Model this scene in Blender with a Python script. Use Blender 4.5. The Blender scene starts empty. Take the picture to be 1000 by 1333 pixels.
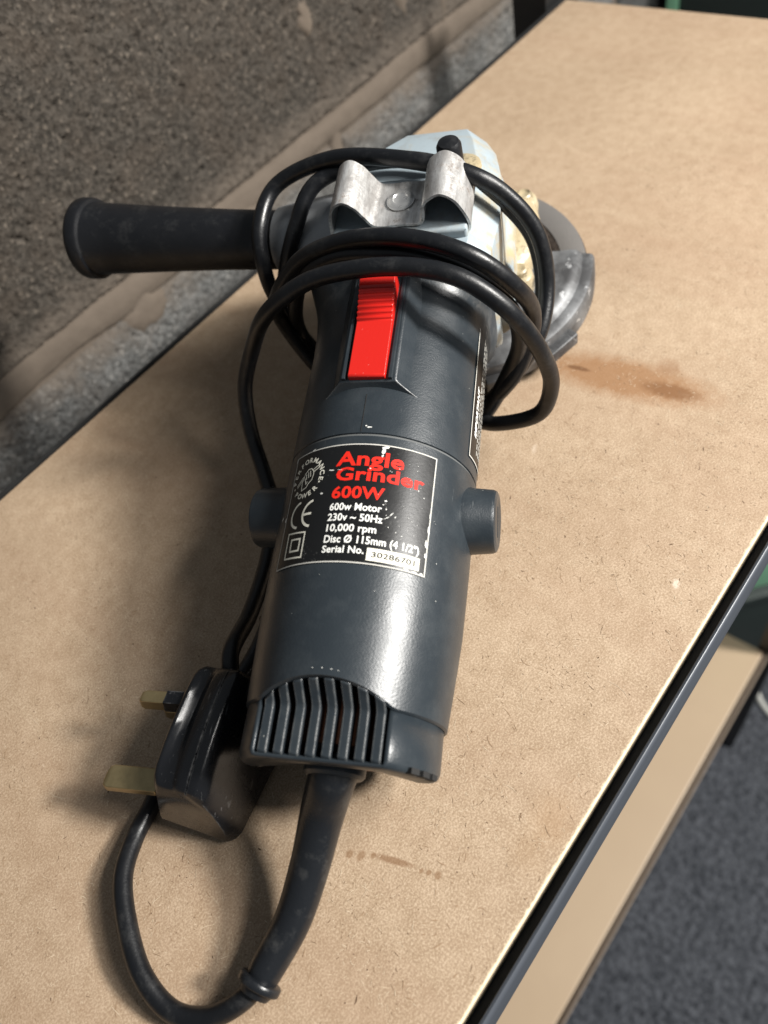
import bpy, bmesh, math, random
from mathutils import Vector, Matrix, noise
random.seed(7)
rad = math.radians
SC = bpy.context.scene
COL = SC.collection

# ------------------------------------------------------------------ camera, world, lamps, exposure
cam_d = bpy.data.cameras.new('camera')
cam = bpy.data.objects.new('camera', cam_d)
COL.objects.link(cam)
# rows: world axes of the camera's right / up / back
RX = Vector((0.61079235, -0.76688488, -0.19702863))
UY = Vector((0.70514824, 0.41366381, 0.57588906))
BZ = Vector((-0.360137, -0.49068302, 0.79343022))
M = Matrix((RX, UY, BZ)).transposed().to_4x4()
M.translation = Vector((0, 0, 0.27))
cam.matrix_world = M
cam_d.sensor_fit = 'VERTICAL'
cam_d.sensor_height = 36.0
cam_d.lens = 27.0
cam_d.clip_start = 0.01
cam_d.clip_end = 20
cam_d.dof.use_dof = True
cam_d.dof.focus_distance = 0.275
cam_d.dof.aperture_fstop = 8.5
SC.camera = cam

world = bpy.data.worlds.new('World')
SC.world = world
world.use_nodes = True
bg = world.node_tree.nodes['Background']
bg.inputs[0].default_value = (0.86, 0.93, 1.0, 1)
bg.inputs[1].default_value = 0.16


def lamp(name, loc, target, size, power, color, size_y=None):
    d = bpy.data.lights.new(name, 'AREA')
    d.energy = power
    d.color = color
    if size_y:
        d.shape = 'RECTANGLE'; d.size = size; d.size_y = size_y
    else:
        d.shape = 'DISK'; d.size = size
    o = bpy.data.objects.new(name, d)
    COL.objects.link(o)
    o.location = loc
    o.rotation_euler = (Vector(target) - Vector(loc)).to_track_quat('-Z', 'Y').to_euler()
    return o


# workshop lamp out in the room (to the front right), and an added fill close above, placed for local falloff
lamp('room_lamp', (1.30, -1.66, 1.48), (0.14, 0.15, 0.03), 0.36, 126, (1.0, 0.97, 0.92))
lamp('added_near_fill', (0.46, -0.36, 0.64), (0.30, 0.08, 0.0), 0.45, 7.5, (1.0, 0.97, 0.93), 0.12)
SC.cycles.max_bounces = 6
SC.cycles.diffuse_bounces = 3
SC.cycles.glossy_bounces = 3
SC.cycles.transmission_bounces = 2
SC.cycles.caustics_reflective = False
SC.cycles.caustics_refractive = False
SC.view_settings.view_transform = 'Standard'
SC.view_settings.look = 'None'
SC.view_settings.exposure = 0.0
SC.view_settings.gamma = 1.0


# ------------------------------------------------------------------ helpers
def tag(o, label=None, cat=None, group=None, kind=None):
    if label: o['label'] = label
    if cat: o['category'] = cat
    if group: o['group'] = group
    if kind: o['kind'] = kind
    return o


def empty(name, mat=None, loc=None):
    o = bpy.data.objects.new(name, None)
    o.empty_display_size = 0.02
    COL.objects.link(o)
    if mat is not None: o.matrix_world = mat
    if loc is not None: o.location = loc
    return o


def mesh_obj(name, verts, faces, mat=None, parent=None, smooth=None):
    me = bpy.data.meshes.new(name)
    me.from_pydata([tuple(v) for v in verts], [], faces)
    me.update()
    return link_mesh(name, me, mat, parent, smooth)


def link_mesh(name, me, mat=None, parent=None, smooth=None):
    bm = bmesh.new(); bm.from_mesh(me)
    bmesh.ops.recalc_face_normals(bm, faces=bm.faces)
    bm.to_mesh(me); bm.free()
    o = bpy.data.objects.new(name, me)
    COL.objects.link(o)
    if mat is not None: me.materials.append(mat)
    if parent is not None: o.parent = parent
    if smooth is not None: shade(me, smooth)
    return o


def shade(me, angle):
    for p in me.polygons: p.use_smooth = True
    if angle < 179:
        bm = bmesh.new(); bm.from_mesh(me)
        lim = rad(angle)
        for e in bm.edges:
            if len(e.link_faces) == 2 and e.calc_face_angle(0) > lim: e.smooth = False
        bm.to_mesh(me); bm.free()


def bm_obj(name, bm, mat=None, parent=None, smooth=None):
    me = bpy.data.meshes.new(name)
    bm.to_mesh(me); bm.free()
    return link_mesh(name, me, mat, parent, smooth)


def loft(rings, cap0=True, cap1=True, closed=True):
    n = len(rings[0]); V = []; Fc = []
    for r in rings: V += [Vector(p) for p in r]
    for i in range(len(rings) - 1):
        for j in range(n if closed else n - 1):
            a = i * n + j; b = i * n + (j + 1) % n
            Fc.append((a, b, b + n, a + n))
    if cap0: Fc.append(tuple(reversed(range(n))))
    if cap1: Fc.append(tuple(range((len(rings) - 1) * n, len(rings) * n)))
    return V, Fc


def lathe(axis_o, axis_d, prof, seg=40):
    """prof: list of (t along axis, radius)"""
    d = Vector(axis_d).normalized(); o = Vector(axis_o)
    e1 = d.orthogonal().normalized(); e2 = d.cross(e1)
    rings = []
    for t, r in prof:
        rings.append([o + d * t + (e1 * math.cos(a) + e2 * math.sin(a)) * max(r, 1e-5)
                      for a in [2 * math.pi * k / seg for k in range(seg)]])
    return loft(rings)


def catmull(P, sub):
    P = [Vector(p) for p in P]
    Q = [P[0] * 2 - P[1]] + P + [P[-1] * 2 - P[-2]]
    out = []
    for i in range(1, len(Q) - 2):
        p0, p1, p2, p3 = Q[i - 1:i + 3]
        d01 = max((p1 - p0).length, 1e-6) ** .5; d12 = max((p2 - p1).length, 1e-6) ** .5; d23 = max((p3 - p2).length, 1e-6) ** .5
        m1 = (p2 - p1) + d12 * ((p1 - p0) / d01 - (p2 - p0) / (d01 + d12))
        m2 = (p2 - p1) + d12 * ((p3 - p2) / d23 - (p3 - p1) / (d12 + d23))
        for s in range(sub):
            t = s / sub
            t2 = t * t; t3 = t2 * t
            out.append(p1 * (2 * t3 - 3 * t2 + 1) + m1 * (t3 - 2 * t2 + t) + p2 * (-2 * t3 + 3 * t2) + m2 * (t3 - t2))
    out.append(Q[-2].copy())
    return out


def sweep(path, radii, seg=16, squash=None):
    n = len(path)
    T = []
    for i in range(n):
        a = path[max(i - 1, 0)]; b = path[min(i + 1, n - 1)]
        T.append((b - a).normalized())
    up = T[0].orthogonal().normalized()
    rings = []
    for i in range(n):
        if i: up = (up - T[i] * up.dot(T[i])).normalized()
        s = T[i].cross(up)
        r = radii[i] if hasattr(radii, '__len__') else radii
        rings.append([path[i] + (up * math.cos(a) + s * math.sin(a)) * r for a in [2 * math.pi * k / seg for k in range(seg)]])
    return loft(rings)


def box_bm(x0, x1, y0, y1, z0, z1, bevel=0, seg=2):
    bm = bmesh.new()
    bmesh.ops.create_cube(bm, size=1)
    for v in bm.verts:
        v.co = Vector((x0 + (v.co.x + .5) * (x1 - x0), y0 + (v.co.y + .5) * (y1 - y0), z0 + (v.co.z + .5) * (z1 - z0)))
    if bevel: bmesh.ops.bevel(bm, geom=bm.edges[:], offset=bevel, segments=seg, affect='EDGES', profile=.6)
    return bm


def bevel_mod(o, w, seg=2, ang=35):
    m = o.modifiers.new('bevel', 'BEVEL'); m.width = w; m.segments = seg
    m.limit_method = 'ANGLE'; m.angle_limit = rad(ang); m.harden_normals = False
    return o


# ------------------------------------------------------------------ materials
class N:
    def __init__(s, name):
        s.m = bpy.data.materials.new(name); s.m.use_nodes = True
        s.t = s.m.node_tree; s.b = s.t.nodes['Principled BSDF']
        s.co = s.t.nodes.new('ShaderNodeTexCoord')
    def node(s, typ, **kw):
        n = s.t.nodes.new(typ)
        for k, v in kw.items():
            if k.startswith('i_'): n.inputs[k[2:].replace('_', ' ')].default_value = v
            else: setattr(n, k, v)
        return n
    def link(s, a, b): s.t.links.new(a, b)
    def noise(s, scale, detail=4, rough=.55, vec=None, dist=0):
        n = s.node('ShaderNodeTexNoise'); n.inputs['Scale'].default_value = scale; n.inputs['Detail'].default_value = detail
        n.inputs['Roughness'].default_value = rough; n.inputs['Distortion'].default_value = dist
        s.link(vec if vec is not None else s.co.outputs['Object'], n.inputs['Vector'])
        return n.outputs['Fac']
    def voro(s, scale, feature='F1', out='Distance', vec=None, rnd=1):
        n = s.node('ShaderNodeTexVoronoi'); n.feature = feature; n.inputs['Scale'].default_value = scale; n.inputs['Randomness'].default_value = rnd
        s.link(vec if vec is not None else s.co.outputs['Object'], n.inputs['Vector'])
        return n.outputs[out]
    def mapv(s, loc=(0, 0, 0), rot=(0, 0, 0), sca=(1, 1, 1), typ='POINT'):
        n = s.node('ShaderNodeMapping'); n.vector_type = typ
        n.inputs['Location'].default_value = loc; n.inputs['Rotation'].default_value = rot; n.inputs['Scale'].default_value = sca
        s.link(s.co.outputs['Object'], n.inputs['Vector'])
        return n.outputs[0]
    def ramp(s, fac, stops):
        n = s.node('ShaderNodeValToRGB')
        el = n.color_ramp.elements
        while len(el) < len(stops): el.new(.5)
        for e, (p, c) in zip(el, stops):
            e.position = p; e.color = (c, c, c, 1) if not hasattr(c, '__len__') else (*c, 1)
        s.link(fac, n.inputs[0]); return n.outputs[0]
    def mix(s, fac, a, b, mode='MIX'):
        n = s.node('ShaderNodeMix'); n.data_type = 'RGBA'; n.blend_type = mode
        for sock, v in ((n.inputs[0], fac), (n.inputs[6], a), (n.inputs[7], b)):
            if hasattr(v, 'links'): s.link(v, sock)
            elif hasattr(v, '__len__'): sock.default_value = (*v, 1)
            else: sock.default_value = v
        return n.outputs[2]
    def math(s, op, a, b=0, clamp=False):
        n = s.node('ShaderNodeMath'); n.operation = op; n.use_clamp = clamp
        for sock, v in ((n.inputs[0], a), (n.inputs[1], b)):
            if hasattr(v, 'links'): s.link(v, sock)
            else: sock.default_value = v
        return n.outputs[0]
    def bump(s, h, strength, dist, prev=None):
        n = s.node('ShaderNodeBump'); n.inputs['Strength'].default_value = strength; n.inputs['Distance'].default_value = dist
        s.link(h, n.inputs['Height'])
        if prev is not None: s.link(prev, n.inputs['Normal'])
        return n.outputs[0]
    def ell(s, c, rx, ry, ang, rz=1.0):
        """soft elliptical spot around object-space point c (0..1)"""
        v = s.mapv(loc=c, rot=(0, 0, ang), sca=(rx, ry, rz), typ='TEXTURE')
        g = s.node('ShaderNodeTexGradient'); g.gradient_type = 'SPHERICAL'
        s.link(v, g.inputs[0]); return g.outputs['Fac']
    def out(s, color=None, rough=None, metal=None, normal=None, spec=None, coat=None):
        for k, v in (('Base Color', color), ('Roughness', rough), ('Metallic', metal), ('Normal', normal), ('Specular IOR Level', spec), ('Coat Weight', coat)):
            if v is None: continue
            if hasattr(v, 'links'): s.link(v, s.b.inputs[k])
            elif hasattr(v, '__len__'): s.b.inputs[k].default_value = (*v, 1)
            else: s.b.inputs[k].default_value = v
        return s.m


def simple(name, color, rough=.5, metal=0, bump=0, bscale=800, spec=.5):
    k = N(name)
    nz = k.noise(120, 4)
    c = k.mix(k.math('MULTIPLY', nz, .35), color, tuple(x * .55 for x in color))
    r = k.math('ADD', k.math('MULTIPLY', k.noise(260, 3), .22), rough - .11, True)
    nrm = k.bump(k.noise(bscale, 3), bump, .0004) if bump else None
    return k.out(c, r, metal, nrm, spec)


def m_body(worn=False):
    k = N('worn_grey_blue_plastic' if worn else 'grey_blue_plastic')
    base = (0.0195, 0.0255, 0.031)
    dust = k.ramp(k.noise(70, 6, .65), [(.48, 0), (.78, 1)])
    c = k.mix(k.math('MULTIPLY', dust, .30), base, (.075, .085, .09))
    specks = k.ramp(k.voro(330), [(.0, 1), (.055, 1), (.075, 0)])
    gate = k.ramp(k.noise(55, 2), [(.60, 0), (.66, 1)])
    c = k.mix(k.math('MULTIPLY', k.math('MULTIPLY', specks, gate), .55), c, (.45, .45, .42))
    vs = k.mapv(sca=(900, 90, 900), rot=(0, 0, .35))
    scr = k.ramp(k.noise(1, 2, .5, vs), [(.70, 0), (.76, 1)])
    sg = k.ramp(k.noise(40, 2), [(.52, 0), (.62, 1)])
    c = k.mix(k.math('MULTIPLY', k.math('MULTIPLY', scr, sg), .28), c, (.22, .23, .23))
    xyz = k.node('ShaderNodeSeparateXYZ'); k.link(k.co.outputs['Object'], xyz.inputs[0])
    yk = k.ramp(k.math('MULTIPLY', xyz.outputs['Y'], 5), [(.74, 0), (.83, 1)])
    sc2 = k.ramp(k.noise(75, 6, .75), [(.50, 0), (.64, 1)])
    c = k.mix(k.math('MULTIPLY', k.math('MULTIPLY', yk, sc2), .45), c, (.17, .165, .155))
    r = k.math('ADD', k.math('MULTIPLY', k.noise(110, 5, .6), .26), .22)
    nb = k.bump(k.noise(1500, 2), .20, .0003)
    nb = k.bump(k.noise(90, 3), .07, .0006, nb)
    if worn:
        bv = k.node('ShaderNodeBevel', samples=4); bv.inputs['Radius'].default_value = .0009
        ge = k.node('ShaderNodeNewGeometry')
        vm = k.node('ShaderNodeVectorMath', operation='DOT_PRODUCT'); k.link(bv.outputs[0], vm.inputs[0]); k.link(ge.outputs['Normal'], vm.inputs[1])
        ew = k.ramp(vm.outputs['Value'], [(.80, 1), (.985, 0)])
        ew = k.math('MULTIPLY', ew, k.ramp(k.noise(220, 4, .7), [(.35, .15), (.6, .9)]))
        c = k.mix(ew, c, (.26, .255, .24))
    return k.out(c, r, 0, nb, .5)


def m_rubber(name='black_rubber', base=(.0048, .0054, .0068), rough=.44, dust=.32):
    k = N(name)
    d = k.ramp(k.noise(95, 7, .78), [(.52, 0), (.72, 1)])
    c = k.mix(k.math('MULTIPLY', d, dust), base, (.070, .070, .068))
    sp = k.ramp(k.voro(420), [(0, 1), (.05, 1), (.07, 0)])
    g = k.ramp(k.noise(70, 2), [(.62, 0), (.68, 1)])
    c = k.mix(k.math('MULTIPLY', k.math('MULTIPLY', sp, g), .5), c, (.3, .29, .27))
    r = k.math('ADD', k.math('MULTIPLY', k.noise(90, 5, .65), .35), rough - .24)
    nb = k.bump(k.noise(900, 3), .25, .0003)
    return k.out(c, r, 0, nb, .45)


def m_mdf():
    k = N('mdf_board')
    # broad tone, fine fibre mat, dark specks, pale shreds, old stains
    broad = k.noise(9, 4, .6)
    c = k.mix(k.ramp(broad, [(.3, 0), (.7, 1)]), (.375, .275, .185), (.465, .352, .245))
    mott = k.noise(130, 4, .7)
    c = k.mix(k.ramp(mott, [(.38, 0), (.66, 1)]), c, k.mix(1.0, c, (.82, .79, .75), 'MULTIPLY'))
    fa = k.noise(1400, 3, .7)
    c = k.mix(k.ramp(fa, [(.40, .45), (.52, 0)]), c, (.20, .135, .082))
    c = k.mix(k.ramp(fa, [(.52, 0), (.64, .4)]), c, (.62, .50, .37))
    sp = k.ramp(k.voro(300), [(0, 1), (.07, 1), (.10, 0)])
    gt = k.ramp(k.noise(130, 2), [(.58, 0), (.63, 1)])
    c = k.mix(k.math('MULTIPLY', k.math('MULTIPLY', sp, gt), .75), c, (.07, .038, .02))
    # broad worn streaks toward the far end
    vs = k.mapv(sca=(26, 5, 1), rot=(0, 0, .1))
    st = k.ramp(k.noise(1, 5, .65, vs, .4), [(.45, 0), (.7, 1)])
    c = k.mix(k.math('MULTIPLY', st, .38), c, (.29, .185, .118))
    # the brown spill and small drips
    wob = k.noise(190, 6, .8); wob2 = k.noise(750, 4, .75)
    def spot(c0, cx, cy, rx, ry, ang, col, amt, lo=.28, hi=.55, w=None):
        e = k.ell((cx, cy, 0), rx, ry, ang)
        f = k.math('MULTIPLY', e, k.math('ADD', k.math('MULTIPLY', w or wob, 2.0), 0.0))
        f = k.ramp(f, [(lo, 0), (hi, 1)])
        return k.mix(k.math('MULTIPLY', f, amt), c0, col)
    a1 = math.atan2(.082 - .1442, .2461 - .2364)
    c = spot(c, .241, .116, .056, .017, a1, (.24, .115, .045), .75, .12, .55)
    c = spot(c, .243, .094, .020, .007, a1, (.16, .072, .028), .7, .2, .6)
    c = spot(c, .2375, .137, .010, .0022, a1, (.13, .06, .026), .8)
    c = spot(c, .2565, .1015, .008, .008, 0, (.22, .115, .055), .5, .2, .6)
    for (cx, cy, rx, ry) in ((.0048, .0884, .0022, .0018), (.0068, .0849, .0026, .0020), (.0093, .0815, .0016, .0013), (.0173, .0603, .0020, .0017), (.0162, .0632, .0014, .0012), (.0152, .0655, .0013, .0010)):
        c = spot(c, cx, cy, rx, ry, 0, (.20, .11, .052), .65, .2, .5, wob2)
    c = spot(c, .0122, .0748, .0098, .0017, math.atan2(-.0088, .0035), (.19, .10, .047), .72, .16, .55, wob2)
    c = spot(c, .053, .0395, .016, .012, .4, (.30, .18, .09), .35, .2, .8)
    c = spot(c, .040, .0405, .012, .010, .9, (.30, .19, .10), .25, .2, .8)
    c = spot(c, .1541, .047, .0056, .0034, .3, (.66, .58, .48), .6, .5, .8, wob2)
    c = spot(c, .185, .129, .006, .003, .3, (.62, .52, .42), .4, .45, .8)
    # paler cut edges of the sheet
    xyz = k.node('ShaderNodeSeparateXYZ'); k.link(k.co.outputs['Object'], xyz.inputs[0])
    ed = k.math('ADD', xyz.outputs['Y'], k.math('MULTIPLY', k.noise(380, 5, .75), -.0028))
    c = k.mix(k.ramp(k.math('MULTIPLY', k.math('SUBTRACT', ed, .0300), 1100), [(.0, 1), (1.0, 0)]), c, (.72, .60, .42))
    h = k.math('ADD', fa, k.noise(500, 2, .6))
    nb = k.bump(h, .16, .0003)
    r = k.math('ADD', k.math('MULTIPLY', mott, .18), .52)
    return k.out(c, r, 0, nb, .35)


def m_block():
    k = N('breeze_block')
    oi = k.node('ShaderNodeObjectInfo')
    v1 = k.voro(520, out='Color')
    s1 = k.node('ShaderNodeSeparateColor'); k.link(v1, s1.inputs[0])
    n1 = k.noise(28, 5, .65)
    c = k.mix(s1.outputs[0], (.022, .0208, .019), (.060, .0565, .052))  # base kept dark in place of shade from an unbuilt shelf above
    c = k.mix(k.ramp(s1.outputs[1], [(.93, 0), (.97, .6)]), c, (.12, .11, .098))
    pit = k.ramp(k.voro(260), [(.0, 1), (.16, 1), (.30, 0)])
    pg = k.ramp(k.noise(230, 3), [(.50, 0), (.58, 1)])
    c = k.mix(k.math('MULTIPLY', k.math('MULTIPLY', pit, pg), .8), c, (.03, .027, .024))
    c = k.mix(k.ramp(n1, [(.45, 0), (.75, .4)]), c, (.058, .047, .038))
    c = k.mix(1.0, c, oi.outputs['Color'], 'MULTIPLY')
    # mortar wiped over the faces along the bed joint
    xyz = k.node('ShaderNodeSeparateXYZ'); k.link(k.co.outputs['Object'], xyz.inputs[0])
    dz = k.math('ABSOLUTE', k.math('ADD', xyz.outputs['Z'], .026))
    dz = k.math('ADD', k.math('MULTIPLY', dz, 30), k.math('MULTIPLY', k.math('SUBTRACT', k.noise(55, 6, .7), .5), -1.3))
    sm = k.ramp(dz, [(.35, 1), (1.0, 0)])
    c = k.mix(k.math('MULTIPLY', sm, .85), c, k.mix(k.noise(60, 6, .65), (.085, .070, .057), (.140, .116, .094)))
    nb = k.bump(k.voro(520), .45, .0010)
    nb = k.bump(k.noise(600, 4, .7), .4, .0008, nb)
    return k.out(c, .92, 0, nb, .2)


def m_mortar():
    k = N('mortar')
    c = k.mix(k.noise(60, 6, .65), (.088, .070, .055), (.150, .122, .097))
    nb = k.bump(k.noise(300, 5, .7), .45, .001)
    return k.out(c, .9, 0, nb, .2)


def m_carpet():
    k = N('carpet')
    v = k.voro(110, out='Color')
    s = k.node('ShaderNodeSeparateColor'); k.link(v, s.inputs[0])
    c = k.mix(s.outputs[0], (.020, .022, .027), (.072, .077, .089))
    c = k.mix(k.ramp(k.noise(120, 5, .75), [(.42, 0), (.66, 1)]), c, (.125, .133, .150))
    c = k.mix(k.ramp(k.noise(22, 4), [(.45, 0), (.7, .35)]), c, (.03, .034, .04))
    nb = k.bump(k.voro(110), .8, .006)
    return k.out(c, .95, 0, nb, .1)


def m_head():
    k = N('pale_blue_cast_paint')
    grime = k.ramp(k.noise(75, 6, .7), [(.50, 0), (.74, 1)])
    c = k.mix(k.math('MULTIPLY', grime, .55), (.31, .37, .405), (.18, .155, .12))
    g2 = k.ramp(k.noise(35, 5, .6), [(.56, 0), (.72, 1)])
    c = k.mix(k.math('MULTIPLY', g2, .55), c, (.42, .30, .13))
    xyz = k.node('ShaderNodeSeparateXYZ'); k.link(k.co.outputs['Object'], xyz.inputs[0])
    sx = k.ramp(k.math('MULTIPLY', xyz.outputs['X'], 25), [(.55, 0), (1.0, 1)])
    g3 = k.ramp(k.noise(85, 6, .75), [(.44, 0), (.60, 1)])
    c = k.mix(k.math('MULTIPLY', k.math('MULTIPLY', g3, sx), .8), c, (.40, .30, .14))
    bare = k.ramp(k.noise(150, 4, .7), [(.70, 0), (.76, 1)])
    c = k.mix(bare, c, (.36, .36, .35))
    nb = k.bump(k.noise(500, 3), .2, .0004)
    return k.out(c, k.math('ADD', k.math('MULTIPLY', grime, .25), .38), 0, nb, .5)


def m_grease():
    k = N('old_yellow_grease')
    c = k.mix(k.noise(90, 5, .7), (.46, .41, .29), (.30, .22, .11))
    c = k.mix(k.ramp(k.noise(170, 5, .7), [(.53, 0), (.66, 1)]), c, (.10, .08, .05))
    return k.out(c, .35, 0, k.bump(k.noise(260, 4), .5, .001), .5)


def m_bracket():
    k = N('worn_steel')
    v = k.mapv(sca=(260, 60, 260))
    w = k.noise(1, 5, .7, v)
    c = k.mix(k.ramp(w, [(.40, 0), (.62, 1)]), (.84, .83, .81), (.50, .48, .46))
    rust = k.ramp(k.noise(130, 6, .75), [(.54, 0), (.64, 1)])
    c = k.mix(k.math('MULTIPLY', rust, .8), c, (.09, .062, .045))
    m = k.math('SUBTRACT', .72, k.math('MULTIPLY', rust, .6))
    r = k.math('ADD', k.math('MULTIPLY', k.noise(180, 4, .7), .3), .20)
    nb = k.bump(k.noise(420, 4, .7), .45, .0006)
    return k.out(c, r, m, nb)


def m_guard():
    k = N('scuffed_aluminium')
    sc = k.ramp(k.noise(45, 5, .65), [(.42, 0), (.64, 1)])
    c = k.mix(sc, (.060, .060, .062), (.18, .185, .19))
    br = k.ramp(k.noise(160, 5, .7), [(.62, 0), (.70, 1)])
    c = k.mix(k.math('MULTIPLY', br, .7), c, (.80, .81, .82))
    r = k.math('SUBTRACT', .52, k.math('MULTIPLY', br, .25))
    return k.out(c, r, .5, k.bump(k.noise(300, 4, .7), .12, .0004))


def m_disc():
    k = N('abrasive_disc')
    sp = k.voro(1300, out='Color'); s = k.node('ShaderNodeSeparateColor'); k.link(sp, s.inputs[0])
    c = k.mix(s.outputs[0], (.028, .021, .017), (.075, .060, .050))
    return k.out(c, .85, 0, k.bump(k.voro(1300), .5, .0005), .2)


def m_label():
    k = N('black_label_film')
    # rubbed patches with fine white wear
    fine = k.ramp(k.noise(900, 3, .7), [(.60, 0), (.68, 1)])
    gate = k.ramp(k.noise(70, 3), [(.56, 0), (.68, 1)])
    c = k.mix(k.math('MULTIPLY', k.math('MULTIPLY', fine, gate), .25), (.006, .0062, .0065), (.35, .35, .33))
    return k.out(c, k.math('ADD', k.math('MULTIPLY', k.noise(120, 3), .2), .24), 0, k.bump(k.noise(1100, 2), .12, .0002), .5)


def m_print(name, col):
    k = N(name)
    w = k.ramp(k.noise(420, 4, .7), [(.66, 0), (.72, 1)])
    c = k.mix(w, col, tuple(x * .25 for x in col))
    return k.out(c, .55, spec=.25)


def m_plug():
    k = N('black_plug_plastic')
    sp = k.ramp(k.noise(700, 3, .7), [(.66, 0), (.72, 1)])
    g = k.ramp(k.noise(60, 3), [(.5, 0), (.62, 1)])
    c = k.mix(k.math('MULTIPLY', k.math('MULTIPLY', sp, g), .5), (.0065, .007, .0085), (.22, .22, .22))
    bv = k.node('ShaderNodeBevel', samples=4); bv.inputs['Radius'].default_value = .0008
    ge = k.node('ShaderNodeNewGeometry')
    vm = k.node('ShaderNodeVectorMath', operation='DOT_PRODUCT'); k.link(bv.outputs[0], vm.inputs[0]); k.link(ge.outputs['Normal'], vm.inputs[1])
    ew = k.math('MULTIPLY', k.ramp(vm.outputs['Value'], [(.86, 1), (.985, 0)]), k.ramp(k.noise(160, 4, .7), [(.42, 0), (.6, .9)]))
    c = k.mix(ew, c, (.20, .20, .20))
    vsx = k.mapv(sca=(900, 120, 500), rot=(0, 0, 1.1))
    c = k.mix(k.math('MULTIPLY', k.ramp(k.noise(1, 2, .5, vsx), [(.66, 0), (.72, 1)]), .35), c, (.16, .16, .16))
    r = k.math('ADD', k.math('MULTIPLY', k.noise(150, 5, .7), .25), .14)
    return k.out(c, r, 0, k.bump(k.noise(400, 3), .10, .0004), .5)


def m_beam():
    k = N('grey_painted_steel')
    vs = k.mapv(sca=(12, 300, 300))
    c = k.mix(k.noise(1, 4, .6, vs), (.040, .046, .057), (.085, .094, .110))
    return k.out(c, .32, .15, k.bump(k.noise(200, 3), .1, .0004))


def m_red():
    k = N('red_switch_plastic')
    w = k.ramp(k.noise(300, 4, .7), [(.68, 0), (.74, 1)])
    c = k.mix(k.math('MULTIPLY', w, .45), (.52, .015, .010), (.70, .38, .33))
    return k.out(c, .27, 0, k.bump(k.noise(900, 2), .12, .0002), .5)


def m_brass():
    k = N('tarnished_brass')
    c = k.mix(k.noise(220, 5, .7), (.52, .41, .22), (.24, .19, .10))
    return k.out(c, k.math('ADD', k.math('MULTIPLY', k.noise(150, 4), .25), .22), .85)


BODY = m_body(); BODYW = m_body(True); RUB = m_rubber(); MDF = m_mdf(); BLOCK = m_block(); MORT = m_mortar(); CARP = m_carpet()
HEAD = m_head(); GREASE = m_grease(); STEEL = m_bracket(); GUARD = m_guard(); DISC = m_disc()
LABEL = m_label(); RED = m_red(); PLUG = m_plug(); BEAM = m_beam(); BRASS = m_brass()
PRED = m_print('red_print', (.66, .020, .010)); PWHITE = m_print('white_print', (.78, .78, .74)); PGREY = m_print('silver_print', (.50, .49, .45))
PIVORY = m_print('ivory_print', (.74, .72, .62)); PBLACK = m_print('black_print', (.02, .02, .02))
HANDLE = m_rubber('handle_plastic', (.0045, .005, .0065), .50, .25)
BOOT = m_rubber('boot_rubber', (.0085, .0098, .012), .38, .55)
BLACKP = simple('black_steel', (.012, .012, .012), .45)
COPPER = simple('copper_winding', (.30, .11, .055), .4, .6)
DARKIN = simple('dark_inside', (.012, .012, .012), .8)
GREEN = simple('pale_green_plastic', (.28, .60, .38), .45)
DGREEN = simple('dark_green_grey_plastic', (.022, .032, .030), .5)
WHITE = simple('white_plastic', (.62, .62, .58), .5)
CHIP = simple('chipped_white', (.68, .68, .64), .6)
CHROME = simple('dirty_chrome', (.62, .62, .61), .3, .55)
BOSS = simple('grey_cast_metal', (.36, .375, .39), .42, .4, .2)

# ------------------------------------------------------------------ the setting: floor, wall
fl = bm_obj('floor', box_bm(-1.2, 2.6, -1.6, 0.50, -1.33, -1.25), CARP)
tag(fl, kind='structure')

# block wall behind the shelf
WY = 0.45
wall = empty('block_wall', loc=(0, WY, 0))
tag(wall, 'rough grey concrete block wall with smeared beige mortar behind the shelf', 'wall')


def block(x0, x1, z0, z1, tint, seed):
    st = .0014
    nx = max(2, int((x1 - x0) / st)); nz = max(2, int((z1 - z0) / st))
    V = []; Fc = []
    for j in range(nz + 1):
        for i in range(nx + 1):
            x = x0 + (x1 - x0) * i / nx; z = z0 + (z1 - z0) * j / nz
            e = min(x - x0, x1 - x, z - z0, z1 - z)
            rr = max(0, .006 - e) ** 2 * 90
            d = noise.noise(Vector((x * 200, seed, z * 200))) * .0008 + noise.noise(Vector((x * 450, seed + 3, z * 450))) * .0009
            p = noise.noise(Vector((x * 290, seed + 9, z * 290)))
            if p > .30: d -= (p - .30) * -.009
            V.append((x, d + rr, z))
    for j in range(nz):
        for i in range(nx):
            a = j * (nx + 1) + i
            Fc.append((a, a + 1, a + nx + 2, a + nx + 1))
    # back face and sides, so that the block has its depth
    n0 = len(V)
    V += [(x0, .1, z0), (x1, .1, z0), (x1, .1, z1), (x0, .1, z1)]
    c = [0, nx, nz * (nx + 1) + nx, nz * (nx + 1)]
    Fc.append((n0 + 3, n0 + 2, n0 + 1, n0))
    Fc.append(tuple(range(0, nx + 1))[::-1] + (n0, n0 + 1))
    Fc.append(tuple(range(nz * (nx + 1), nz * (nx + 1) + nx + 1)) + (n0 + 2, n0 + 3))
    Fc.append(tuple(j * (nx + 1) for j in range(nz + 1)) + (n0 + 3, n0))
    Fc.append(tuple(j * (nx + 1) + nx for j in range(nz + 1))[::-1] + (n0 + 1, n0 + 2))
    me = bpy.data.meshes.new('block'); me.from_pydata(V, [], Fc); me.update()
    o = bpy.data.objects.new('block', me); COL.objects.link(o); o.parent = wall
    me.materials.append(BLOCK)
    for p in me.polygons: p.use_smooth = True
    o.color = (*tint, 1)
    return o


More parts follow.
